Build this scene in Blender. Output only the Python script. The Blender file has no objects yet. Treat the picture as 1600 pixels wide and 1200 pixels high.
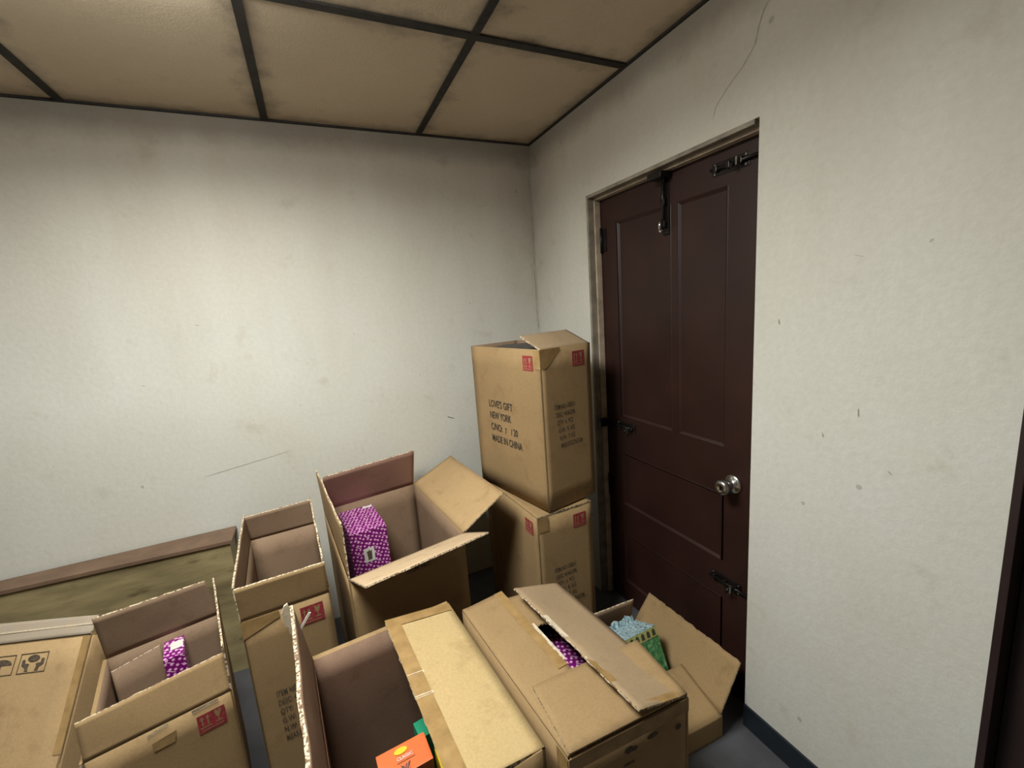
import bpy, bmesh, math, random
from mathutils import Vector, Matrix, noise
random.seed(7)
SC = bpy.context.scene
COL = SC.collection
# ------------------------------------------------------------------ camera
cam_data = bpy.data.cameras.new('camera')
cam = bpy.data.objects.new('camera', cam_data); COL.objects.link(cam)
cam_data.sensor_fit = 'HORIZONTAL'; cam_data.sensor_width = 36.0
cam_data.lens = 675.06 / 1600 * 36.0
cam_data.clip_start = 0.01
Rm = ((0.90592218, -0.41729176, -0.07192073), (0.13727436, 0.12874527, 0.98213054), (-0.40057553, -0.89960672, 0.17391665))
cam.matrix_world = Matrix(((Rm[0][0], Rm[1][0], Rm[2][0], -1.19363), (Rm[0][1], Rm[1][1], Rm[2][1], -2.22462),
                           (Rm[0][2], Rm[1][2], Rm[2][2], 1.50601), (0, 0, 0, 1)))
SC.camera = cam
# ------------------------------------------------------------------ world, exposure
w = bpy.data.worlds.new('world'); SC.world = w; w.use_nodes = True
w.node_tree.nodes['Background'].inputs[0].default_value = (0.8, 0.85, 1.0, 1)
w.node_tree.nodes['Background'].inputs[1].default_value = 0.01
SC.view_settings.view_transform = 'Standard'; SC.view_settings.look = 'None'
SC.view_settings.gamma = 1.0; SC.view_settings.exposure = 0.5
SC.view_settings.use_curve_mapping = False
LAMP_STRENGTH = 7.0
LAMP_WATTS = 27.0
LAMP_COLOR = (0.985, 0.995, 0.945)
CEIL = 2.362

# ------------------------------------------------------------------ material helpers
def new_mat(name):
    m = bpy.data.materials.new(name); m.use_nodes = True
    nt = m.node_tree; b = nt.nodes['Principled BSDF']
    return m, nt, b
def N(nt, t, **kw):
    n = nt.nodes.new(t)
    for k, v in kw.items():
        if k in n.inputs: n.inputs[k].default_value = v
        else: setattr(n, k, v)
    return n
def ramp(nt, src, p0, c0, p1, c1):
    r = nt.nodes.new('ShaderNodeValToRGB')
    r.color_ramp.elements[0].position = p0; r.color_ramp.elements[0].color = (*c0, 1)
    r.color_ramp.elements[1].position = p1; r.color_ramp.elements[1].color = (*c1, 1)
    nt.links.new(src, r.inputs[0]); return r
def mix(nt, fac, a, b, mode='MIX'):
    m = nt.nodes.new('ShaderNodeMix'); m.data_type = 'RGBA'; m.blend_type = mode
    if isinstance(fac, (int, float)): m.inputs[0].default_value = fac
    else: nt.links.new(fac, m.inputs[0])
    for i, v in ((6, a), (7, b)):
        if isinstance(v, tuple): m.inputs[i].default_value = (*v, 1)
        else: nt.links.new(v, m.inputs[i])
    return m.outputs[2]
def math_(nt, op, a, b=None, c=None, clamp=False):
    m = nt.nodes.new('ShaderNodeMath'); m.operation = op; m.use_clamp = clamp
    for i, v in enumerate((a, b, c)):
        if v is None: continue
        if isinstance(v, (int, float)): m.inputs[i].default_value = v
        else: nt.links.new(v, m.inputs[i])
    return m.outputs[0]
def bump(nt, b, height, strength, dist=0.01):
    n = nt.nodes.new('ShaderNodeBump'); n.inputs['Strength'].default_value = strength; n.inputs['Distance'].default_value = dist
    nt.links.new(height, n.inputs['Height']); nt.links.new(n.outputs[0], b.inputs['Normal'])
def coord(nt, kind='Object'):
    return nt.nodes.new('ShaderNodeTexCoord').outputs[kind]
def noise_n(nt, vec, scale, detail=4, rough=0.55, scl=None):
    if scl:
        mp = nt.nodes.new('ShaderNodeMapping'); mp.inputs['Scale'].default_value = scl
        nt.links.new(vec, mp.inputs[0]); vec = mp.outputs[0]
    n = N(nt, 'ShaderNodeTexNoise', Scale=scale, Detail=detail, Roughness=rough)
    nt.links.new(vec, n.inputs['Vector']); return n.outputs[0]
def plain(name, col, rough=0.6, metal=0.0, var=0.12, vscale=20, bmp=0.0, spec=0.5):
    m, nt, b = new_mat(name); c = coord(nt)
    n = noise_n(nt, c, vscale)
    lo = tuple(v * (1 - var) for v in col); hi = tuple(min(1, v * (1 + var)) for v in col)
    r = ramp(nt, n, 0.3, lo, 0.7, hi); nt.links.new(r.outputs[0], b.inputs['Base Color'])
    b.inputs['Roughness'].default_value = rough; b.inputs['Metallic'].default_value = metal
    b.inputs['Specular IOR Level'].default_value = spec
    if bmp: bump(nt, b, noise_n(nt, c, vscale * 6), bmp, 0.002)
    return m

def kraft(name, col, blotch=0.12, dust=0.0, dustcol=(0.33, 0.30, 0.26)):
    m, nt, b = new_mat(name); c = coord(nt)
    n1 = noise_n(nt, c, 3.0, 3); n2 = noise_n(nt, c, 160, 3, 0.7); n3 = noise_n(nt, c, 14, 5, 0.65)
    r = ramp(nt, n1, 0.3, tuple(v * (1 - blotch) for v in col), 0.7, tuple(v * (1 + blotch * 0.5) for v in col))
    f = ramp(nt, n2, 0.3, (0.89, 0.89, 0.89), 0.7, (1.05, 1.05, 1.05))
    o = mix(nt, 1.0, r.outputs[0], f.outputs[0], 'MULTIPLY')
    s = ramp(nt, n3, 0.55, (1, 1, 1), 0.78, (0.78, 0.74, 0.70))
    o = mix(nt, 1.0, o, s.outputs[0], 'MULTIPLY')
    if dust:
        d = math_(nt, 'MULTIPLY', math_(nt, 'GREATER_THAN', 0.5, 0.0), math_(nt, 'MULTIPLY', n3, dust * 1.6))
        o = mix(nt, d, o, dustcol)
    nt.links.new(o, b.inputs['Base Color']); b.inputs['Roughness'].default_value = 0.82
    b.inputs['Specular IOR Level'].default_value = 0.25
    bump(nt, b, mixf(nt, n2, n3), 0.12, 0.002)
    return m
def mixf(nt, a, b): return math_(nt, 'ADD', a, math_(nt, 'MULTIPLY', b, 1.5))

M = {}
M['kraft'] = kraft('kraft_board', (0.35, 0.232, 0.112))
M['kraft_light'] = kraft('kraft_board_light', (0.50, 0.365, 0.175), 0.04)
M['kraft_in'] = kraft('kraft_board_inside', (0.29, 0.195, 0.125))
M['kraft_dusty'] = kraft('kraft_board_dusty', (0.42, 0.30, 0.17), 0.16, 0.75)
M['kraft_red'] = kraft('kraft_board_reddish', (0.33, 0.195, 0.15)); M['kraft_brown'] = kraft('kraft_board_brown', (0.30, 0.19, 0.13))
M['kraft_worn'] = kraft('kraft_board_worn', (0.38, 0.265, 0.15), 0.16, 0.10)
M['kraft_clean'] = kraft('kraft_board_clean', (0.52, 0.38, 0.235), 0.05)
M['kraft_F'] = kraft('kraft_board_pale', (0.46, 0.31, 0.155))
M['ink'] = plain('printing_ink_black', (0.035, 0.028, 0.022), 0.8, var=0.4, vscale=200)
M['ink_soft'] = plain('printing_ink_faded', (0.085, 0.062, 0.04), 0.85, var=0.5, vscale=160)
M['red'] = plain('printing_ink_red', (0.30, 0.028, 0.035), 0.8, var=0.35, vscale=140)
M['white'] = plain('white_paper', (0.72, 0.70, 0.64), 0.7, var=0.06)
M['torn'] = plain('torn_paper_liner', (0.62, 0.53, 0.40), 0.9, var=0.2, vscale=60, bmp=0.4)

def corr_edge():
    m, nt, b = new_mat('corrugated_cut_edge'); c = coord(nt)
    n = noise_n(nt, c, 150, 2, 0.5)
    r = ramp(nt, n, 0.44, (0.16, 0.10, 0.055), 0.54, (0.66, 0.55, 0.38))
    nt.links.new(r.outputs[0], b.inputs['Base Color']); b.inputs['Roughness'].default_value = 0.9
    return m
M['edge'] = corr_edge()
def tape_mat():
    m, nt, b = new_mat('brown_packing_tape'); c = coord(nt)
    n = noise_n(nt, c, 30, 4)
    r = ramp(nt, n, 0.3, (0.27, 0.165, 0.062), 0.7, (0.40, 0.255, 0.105))
    nt.links.new(r.outputs[0], b.inputs['Base Color']); b.inputs['Roughness'].default_value = 0.34
    bump(nt, b, noise_n(nt, c, 70, 5), 0.35, 0.003); return m
M['tape'] = tape_mat()
def clear_tape():
    m, nt, b = new_mat('shiny_clear_tape'); c = coord(nt)
    b.inputs['Base Color'].default_value = (0.55, 0.45, 0.32, 1); b.inputs['Roughness'].default_value = 0.15
    bump(nt, b, noise_n(nt, c, 90, 4), 0.8, 0.006); return m
M['tape_shine'] = clear_tape()

def wall_mat(name, axis):
    """old off-white plaster: nicotine-brown grime high up and in the corner, painted dimming high up, pits, scuffs"""
    m, nt, b = new_mat(name); c = coord(nt)
    sep = nt.nodes.new('ShaderNodeSeparateXYZ'); nt.links.new(c, sep.inputs[0])
    big = noise_n(nt, c, 1.6, 4); mid = noise_n(nt, c, 7, 5, 0.6); fine = noise_n(nt, c, 55, 4, 0.65); streak = noise_n(nt, c, 5, 4, 0.6, (1, 1, 0.25))
    base = ramp(nt, big, 0.3, (0.61, 0.59, 0.515), 0.7, (0.66, 0.66, 0.62)).outputs[0]
    # grime towards the ceiling, deepened to paint in the upper wall's dimmer light
    g = math_(nt, 'MULTIPLY_ADD', sep.outputs[2], 0.80, -1.0)
    g = math_(nt, 'ADD', g, math_(nt, 'MULTIPLY_ADD', big, 0.8, -0.4))
    g = math_(nt, 'ADD', g, math_(nt, 'MULTIPLY_ADD', streak, 0.5, -0.25), clamp=True)
    base = mix(nt, math_(nt, 'MULTIPLY', g, 0.72), base, (0.36, 0.285, 0.20))
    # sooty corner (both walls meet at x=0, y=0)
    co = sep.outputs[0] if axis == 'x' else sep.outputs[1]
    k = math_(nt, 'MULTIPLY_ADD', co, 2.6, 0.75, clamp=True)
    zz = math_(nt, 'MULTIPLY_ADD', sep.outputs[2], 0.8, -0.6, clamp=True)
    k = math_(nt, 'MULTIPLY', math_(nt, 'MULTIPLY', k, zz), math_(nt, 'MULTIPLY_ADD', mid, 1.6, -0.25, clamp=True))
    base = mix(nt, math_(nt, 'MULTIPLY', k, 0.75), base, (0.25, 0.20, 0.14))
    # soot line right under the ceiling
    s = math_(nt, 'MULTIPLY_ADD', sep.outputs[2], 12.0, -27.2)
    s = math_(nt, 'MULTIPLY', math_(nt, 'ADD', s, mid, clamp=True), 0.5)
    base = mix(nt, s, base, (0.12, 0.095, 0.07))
    blot = ramp(nt, mid, 0.60, (1, 1, 1), 0.80, (0.82, 0.79, 0.74)).outputs[0]
    base = mix(nt, 1.0, base, blot, 'MULTIPLY')
    # small dark nicks
    vo = N(nt, 'ShaderNodeTexVoronoi', Scale=5.5); nt.links.new(c, vo.inputs['Vector'])
    gate = math_(nt, 'GREATER_THAN', mid, 0.47)
    spot = math_(nt, 'MULTIPLY', math_(nt, 'LESS_THAN', math_(nt, 'ADD', vo.outputs['Distance'], math_(nt, 'MULTIPLY', fine, 0.06)), 0.068), gate)
    base = mix(nt, math_(nt, 'MULTIPLY', spot, 0.45), base, (0.22, 0.20, 0.16))
    grain = ramp(nt, fine, 0.25, (0.93, 0.93, 0.92), 0.75, (1.03, 1.03, 1.03)).outputs[0]
    base = mix(nt, 1.0, base, grain, 'MULTIPLY')
    nt.links.new(base, b.inputs['Base Color']); b.inputs['Roughness'].default_value = 0.62
    b.inputs['Specular IOR Level'].default_value = 0.35
    h = math_(nt, 'ADD', math_(nt, 'MULTIPLY', fine, 0.5), math_(nt, 'MULTIPLY', mid, 0.8))
    h = math_(nt, 'SUBTRACT', h, math_(nt, 'MULTIPLY', spot, 0.4))
    bump(nt, b, h, 0.22, 0.008)
    return m
M['wall_x'] = wall_mat('wall_plaster_back', 'x'); M['wall_y'] = wall_mat('wall_plaster_side', 'y')

TX = [-0.604, -1.257, -1.91, -2.562, -3.215]         # tees running away from the back wall
TY = [-0.80, -2.02, -3.24]                           # tees running along it
def ceil_mat():
    m, nt, b = new_mat('ceiling_board'); c = coord(nt)
    sep = nt.nodes.new('ShaderNodeSeparateXYZ'); nt.links.new(c, sep.inputs[0])
    big = noise_n(nt, c, 2.0, 4); mid = noise_n(nt, c, 9, 5, 0.62); fine = noise_n(nt, c, 150, 3, 0.7)
    base = ramp(nt, big, 0.3, (0.60, 0.485, 0.34), 0.7, (0.66, 0.55, 0.40)).outputs[0]
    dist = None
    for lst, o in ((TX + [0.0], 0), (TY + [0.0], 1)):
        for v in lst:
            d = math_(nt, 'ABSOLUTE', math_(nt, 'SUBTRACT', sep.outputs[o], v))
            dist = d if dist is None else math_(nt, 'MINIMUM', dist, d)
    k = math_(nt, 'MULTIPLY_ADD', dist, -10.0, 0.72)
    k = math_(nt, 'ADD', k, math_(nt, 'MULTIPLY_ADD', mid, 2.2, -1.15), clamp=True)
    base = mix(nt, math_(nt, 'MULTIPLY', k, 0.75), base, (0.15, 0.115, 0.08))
    st = ramp(nt, mid, 0.62, (1, 1, 1), 0.82, (0.78, 0.74, 0.68)).outputs[0]
    base = mix(nt, 1.0, base, st, 'MULTIPLY')
    base = mix(nt, 1.0, base, ramp(nt, fine, 0.3, (0.93, 0.93, 0.93), 0.7, (1.04, 1.04, 1.04)).outputs[0], 'MULTIPLY')
    nt.links.new(base, b.inputs['Base Color']); b.inputs['Roughness'].default_value = 0.5
    bump(nt, b, math_(nt, 'ADD', fine, math_(nt, 'MULTIPLY', mid, 2.0)), 0.18, 0.006)
    return m
M['ceiling'] = ceil_mat()
M['tee'] = plain('dark_ceiling_grid', (0.020, 0.016, 0.013), 0.7, var=0.5, vscale=30)
M['floor'] = plain('dark_grey_floor', (0.07, 0.07, 0.078), 0.55, var=0.35, vscale=6, bmp=0.1)
M['rubber'] = plain('blue_black_rubber', (0.008, 0.013, 0.020), 0.45, var=0.3)
M['door'] = plain('maroon_brown_paint', (0.026, 0.009, 0.0065), 0.5, var=0.22, vscale=5, bmp=0.08, spec=0.35)
M['door_dark'] = plain('dark_brown_paint', (0.022, 0.011, 0.011), 0.5, var=0.25, vscale=5)
M['jamb'] = plain('grimy_grey_jamb', (0.24, 0.205, 0.155), 0.6, var=0.35, vscale=14, bmp=0.2)
M['stop'] = plain('worn_pinkish_paint', (0.44, 0.35, 0.26), 0.6, var=0.25, vscale=22, bmp=0.2)
M['steel'] = plain('brushed_steel', (0.55, 0.55, 0.54), 0.24, 1.0, var=0.1)
M['black_metal'] = plain('blackened_steel', (0.02, 0.016, 0.015), 0.35, 0.6, var=0.4)
M['ply'] = None
def ply():
    m, nt, b = new_mat('olive_stained_plywood'); c = coord(nt)
    n = noise_n(nt, c, 2.2, 6, 0.62, (1.0, 1.0, 5.0)); n2 = noise_n(nt, c, 6, 5, 0.6, (1, 1, 3))
    r = ramp(nt, n, 0.32, (0.15, 0.115, 0.055), 0.62, (0.37, 0.30, 0.15)).outputs[0]
    s = ramp(nt, n2, 0.58, (1, 1, 1), 0.72, (0.42, 0.38, 0.32)).outputs[0]
    o = mix(nt, 1.0, r, s, 'MULTIPLY')
    v = N(nt, 'ShaderNodeTexVoronoi', Scale=9.0); nt.links.new(c, v.inputs['Vector'])
    o = mix(nt, math_(nt, 'MULTIPLY', math_(nt, 'LESS_THAN', v.outputs['Distance'], 0.06), 0.8), o, (0.05, 0.035, 0.02))
    nt.links.new(o, b.inputs['Base Color']); b.inputs['Roughness'].default_value = 0.7; bump(nt, b, n, 0.15, 0.004)
    return m
M['ply'] = ply()
M['ply_top'] = plain('dark_brown_board_edge', (0.17, 0.105, 0.065), 0.7, var=0.2, vscale=12)

def purple():
    m, nt, b = new_mat('purple_dotted_gift_paper'); uv = coord(nt, 'UV')
    mp = nt.nodes.new('ShaderNodeMapping'); mp.inputs['Rotation'].default_value = (0, 0, 0.42); nt.links.new(uv, mp.inputs[0])
    v = N(nt, 'ShaderNodeTexVoronoi', Scale=62.0, Randomness=0.25); v.voronoi_dimensions = '2D'; nt.links.new(mp.outputs[0], v.inputs['Vector'])
    dots = math_(nt, 'LESS_THAN', v.outputs['Distance'], 0.27)
    sp = nt.nodes.new('ShaderNodeSeparateXYZ'); mp2 = nt.nodes.new('ShaderNodeMapping'); mp2.inputs['Rotation'].default_value = (0, 0, 0.6)
    nt.links.new(uv, mp2.inputs[0]); nt.links.new(mp2.outputs[0], sp.inputs[0])
    row = math_(nt, 'FLOOR', math_(nt, 'MULTIPLY', sp.outputs[1], 38.0))
    ly = math_(nt, 'FRACT', math_(nt, 'MULTIPLY', sp.outputs[1], 38.0))
    lx = math_(nt, 'FRACT', math_(nt, 'ADD', math_(nt, 'MULTIPLY', sp.outputs[0], 22.0), math_(nt, 'MULTIPLY', row, 0.37)))
    line = math_(nt, 'MULTIPLY', math_(nt, 'LESS_THAN', ly, 0.10), math_(nt, 'LESS_THAN', lx, 0.55))
    f = math_(nt, 'MAXIMUM', dots, line)
    o = mix(nt, f, (0.20, 0.006, 0.16), (0.86, 0.50, 0.74))
    nt.links.new(o, b.inputs['Base Color']); b.inputs['Roughness'].default_value = 0.35
    return m
M['purple'] = purple()
M['emblem'] = plain('olive_brown_emblem_ink', (0.10, 0.085, 0.05), 0.6)
def wrap_green():
    m, nt, b = new_mat('green_leafy_print'); c = coord(nt, 'UV')
    n = noise_n(nt, c, 55, 5, 0.7); n2 = noise_n(nt, c, 30, 3, 0.6, (3, 1, 1))
    r = nt.nodes.new('ShaderNodeValToRGB'); e = r.color_ramp.elements
    e[0].position = 0.36; e[0].color = (0.012, 0.07, 0.03, 1); e[1].position = 0.68; e[1].color = (0.42, 0.56, 0.36, 1)
    k = e.new(0.52); k.color = (0.05, 0.23, 0.075, 1)
    nt.links.new(math_(nt, 'MULTIPLY_ADD', n2, 0.4, math_(nt, 'MULTIPLY', n, 0.6)), r.inputs[0])
    nt.links.new(r.outputs[0], b.inputs['Base Color']); b.inputs['Roughness'].default_value = 0.2
    bump(nt, b, n2, 0.5, 0.004); return m
M['green_print'] = wrap_green()
def wrap_blue():
    m, nt, b = new_mat('pale_blue_crinkled_print'); c = coord(nt, 'UV')
    n = noise_n(nt, c, 70, 5, 0.7)
    r = nt.nodes.new('ShaderNodeValToRGB'); e = r.color_ramp.elements
    e[0].position = 0.34; e[0].color = (0.05, 0.15, 0.17, 1); e[1].position = 0.62; e[1].color = (0.66, 0.74, 0.74, 1)
    k = e.new(0.47); k.color = (0.27, 0.42, 0.48, 1)
    nt.links.new(n, r.inputs[0]); nt.links.new(r.outputs[0], b.inputs['Base Color']); b.inputs['Roughness'].default_value = 0.15
    bump(nt, b, noise_n(nt, c, 30, 4), 0.8, 0.006); return m
M['blue_print'] = wrap_blue()
M['gold'] = plain('yellow_green_border', (0.38, 0.36, 0.13), 0.4)
M['darkgreen'] = plain('dark_green_ink', (0.03, 0.045, 0.02), 0.4)
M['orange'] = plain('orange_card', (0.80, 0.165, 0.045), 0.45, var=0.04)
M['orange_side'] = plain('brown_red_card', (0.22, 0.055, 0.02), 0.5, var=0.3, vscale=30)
M['yellow'] = plain('yellow_card', (0.82, 0.56, 0.03), 0.45, var=0.05)
M['green'] = plain('teal_green_card', (0.015, 0.25, 0.13), 0.4, var=0.08)
M['pink'] = plain('pink_red_ink', (0.75, 0.10, 0.07), 0.5)
def emis(name='lamp_diffuser', LAMP_STRENGTH=LAMP_STRENGTH):
    m, nt, b = new_mat(name); b.inputs['Base Color'].default_value = (0.8, 0.8, 0.8, 1)
    b.inputs['Emission Color'].default_value = (*LAMP_COLOR, 1); b.inputs['Emission Strength'].default_value = LAMP_STRENGTH; return m
M['lamp'] = emis(); M['lamp_side'] = emis('lamp_diffuser_rim', LAMP_STRENGTH * 3.5)
M['lamp_body'] = plain('white_enamel', (0.7, 0.7, 0.68), 0.4)

# ------------------------------------------------------------------ mesh helpers
def link(name, bm, mats, parent=None, loc=None, rotz=0.0, smooth=False):
    me = bpy.data.meshes.new(name); bm.to_mesh(me); bm.free()
    for m in (mats if isinstance(mats, (list, tuple)) else [mats]): me.materials.append(M[m] if isinstance(m, str) else m)
    if smooth:
        for p in me.polygons: p.use_smooth = True
    o = bpy.data.objects.new(name, me); COL.objects.link(o)
    if parent: o.parent = parent
    if loc is not None: o.location = loc
    if rotz: o.rotation_euler = (0, 0, rotz)
    return o
def struct(name, bm, mats, parent=None, **kw):
    o = link(name, bm, mats, parent, **kw)
    if parent is None: o['kind'] = 'structure'
    return o
def thing(name, label, cat, loc, rot=(0, 0, 0), group=None):
    o = bpy.data.objects.new(name, None); COL.objects.link(o); o.empty_display_size = 0.05
    o.location = loc; o.rotation_euler = rot; o['label'] = label; o['category'] = cat
    if group: o['group'] = group
    return o
def add_box(bm, x0, x1, y0, y1, z0, z1, mi=0, bevel=0.0, mat4=None):
    vs = [bm.verts.new((x, y, z)) for z in (z0, z1) for y in (y0, y1) for x in (x0, x1)]
    F = [(0, 2, 3, 1), (4, 5, 7, 6), (0, 1, 5, 4), (2, 6, 7, 3), (0, 4, 6, 2), (1, 3, 7, 5)]
    fs = [bm.faces.new([vs[i] for i in f]) for f in F]
    for f in fs: f.material_index = mi
    if bevel:
        es = list({e for f in fs for e in f.edges})
        r = bmesh.ops.bevel(bm, geom=es, offset=bevel, segments=2, affect='EDGES', profile=0.6)
        for f in r['faces']: f.material_index = mi
    if mat4 is not None:
        for v in {v for f in bm.faces for v in f.verts} if False else vs: v.co = mat4 @ v.co
    return fs
def add_cyl(bm, p0, p1, r0, r1=None, n=20, mi=0, cap=True):
    r1 = r0 if r1 is None else r1; p0 = Vector(p0); p1 = Vector(p1); d = (p1 - p0).normalized()
    a = d.orthogonal().normalized(); b = d.cross(a)
    A = [bm.verts.new(p0 + (a * math.cos(t) + b * math.sin(t)) * r0) for t in [i * 2 * math.pi / n for i in range(n)]]
    B = [bm.verts.new(p1 + (a * math.cos(t) + b * math.sin(t)) * r1) for t in [i * 2 * math.pi / n for i in range(n)]]
    for i in range(n):
        f = bm.faces.new((A[i], A[(i + 1) % n], B[(i + 1) % n], B[i])); f.material_index = mi; f.smooth = True
    if cap:
        bm.faces.new(A[::-1]).material_index = mi; bm.faces.new(B).material_index = mi
def add_lathe(bm, base, axis, prof, n=32, mi=0):
    """prof: (distance along axis, radius)"""
    base = Vector(base); d = Vector(axis).normalized(); a = d.orthogonal().normalized(); b = d.cross(a); prev = None
    for h, r in prof:
        ring = [bm.verts.new(base + d * h + (a * math.cos(t) + b * math.sin(t)) * max(r, 1e-4)) for t in [i * 2 * math.pi / n for i in range(n)]]
        if prev:
            for i in range(n):
                f = bm.faces.new((prev[i], prev[(i + 1) % n], ring[(i + 1) % n], ring[i])); f.material_index = mi; f.smooth = True
        prev = ring
    bm.faces.new(prev).material_index = mi
def patch(bm, P00, P10, P01, P11, n, th, nu=14, nv=6, bulge=0.0, wob=0.0006, ragged=0.0, mi_in=0, mi_out=0, mi_edge=1, tear=None, seed=0.0, chamfer=None):
    """a sheet of board: hinge side P00-P10, outer side P01-P11; thickness th on the +n side (inner/up face)"""
    P00, P10, P01, P11 = map(Vector, (P00, P10, P01, P11)); n = Vector(n).normalized()
    G = []
    for layer in (0, 1):
        g = []
        for j in range(nv + 1):
            row = []
            for i in range(nu + 1):
                u = i / nu; v = j / nv
                L = P00.lerp(P01, v); R = P10.lerp(P11, v)
                if j == nv and ragged:
                    k = (0.5 * noise.noise(Vector((u * 17 + seed, seed, 0.3))) + 0.5 * noise.noise(Vector((u * 71 + seed, seed, 4.3)))) * ragged
                    L = L + (P00 - P01).normalized() * (k + ragged * 0.3); R = R + (P10 - P11).normalized() * (k + ragged * 0.3)
                if tear:
                    t = tear(u)
                    vv = v * t; L = P00.lerp(P01, vv); R = P10.lerp(P11, vv)
                p = L.lerp(R, u)
                q = bulge * math.sin(math.pi * u) * math.sin(math.pi * min(v, 1)) + wob * noise.noise(p * 9 + Vector((seed, 0, 0))) * (1 if 0 < v else 0)
                p = p + n * (q + (th if layer else 0))
                row.append(bm.verts.new(p))
            g.append(row)
        G.append(g)
    def fc(a, b, c, d, mi, sm=True):
        f = bm.faces.new((a, b, c, d)); f.material_index = mi; f.smooth = sm
    for j in range(nv):
        for i in range(nu):
            o, p = G[0], G[1]
            fc(p[j][i], p[j][i + 1], p[j + 1][i + 1], p[j + 1][i], mi_in)
            fc(o[j][i], o[j + 1][i], o[j + 1][i + 1], o[j][i + 1], mi_out)
    a, b = G
    for i in range(nu):
        fc(a[nv][i], b[nv][i], b[nv][i + 1], a[nv][i + 1], mi_edge, False); fc(a[0][i], a[0][i + 1], b[0][i + 1], b[0][i], mi_out, False)
    for j in range(nv):
        fc(a[j][0], b[j][0], b[j + 1][0], a[j + 1][0], mi_edge, False); fc(a[j][nu], a[j + 1][nu], b[j + 1][nu], b[j][nu], mi_edge, False)
    if chamfer: pass
def flat(name, polys, frame, parent, mats, th=0.0005):
    """thin printed / stuck-on shapes: polys = [(points2d, material index, layer)] on frame (O, ex, ey)"""
    O, ex, ey = map(Vector, frame); n = ex.cross(ey).normalized(); bm = bmesh.new()
    for pts, mi, layer in polys:
        vs = [bm.verts.new(O + ex * x + ey * y + n * (th * (layer + 1))) for x, y in pts]
        f = bm.faces.new(vs); f.material_index = mi
    bmesh.ops.triangulate(bm, faces=bm.faces[:])
    return link(name, bm, mats, parent)
def text_obj(name, lines, frame, parent, mat, layer=0.0007):
    """lines: (text, x, y, cap height, width or None)"""
    O, ex, ey = map(Vector, frame); n = ex.cross(ey).normalized(); bm = bmesh.new()
    for txt, x, y, h, wd in lines:
        cu = bpy.data.curves.new('t', 'FONT'); cu.body = txt; cu.size = 1.0; cu.offset = 0.012; cu.resolution_u = 3
        to = bpy.data.objects.new('t', cu); COL.objects.link(to)
        bpy.context.view_layer.update()
        me = bpy.data.meshes.new_from_object(to.evaluated_get(bpy.context.evaluated_depsgraph_get()))
        bpy.data.objects.remove(to); bpy.data.curves.remove(cu)
        xs = [v.co.x for v in me.vertices]; x0, x1 = min(xs), max(xs)
        sy = h / 0.69; sx = (wd / (x1 - x0)) if wd else sy * 0.8
        idx = [bm.verts.new(O + ex * (x + (v.co.x - x0) * sx) + ey * (y + v.co.y * sy) + n * layer) for v in me.vertices]
        for p in me.polygons:
            try: bm.faces.new([idx[i] for i in p.vertices])
            except ValueError: pass
        bpy.data.meshes.remove(me)
    return link(name, bm, mat, parent)
def rect(x0, y0, x1, y1): return [(x0, y0), (x1, y0), (x1, y1), (x0, y1)]
def disc(cx, cy, rx, ry, n=20, a0=0, a1=360):
    return [(cx + rx * math.cos(math.radians(a0 + (a1 - a0) * i / n)), cy + ry * math.sin(math.radians(a0 + (a1 - a0) * i / n))) for i in range(n + (0 if a1 - a0 == 360 else 1))]

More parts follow.
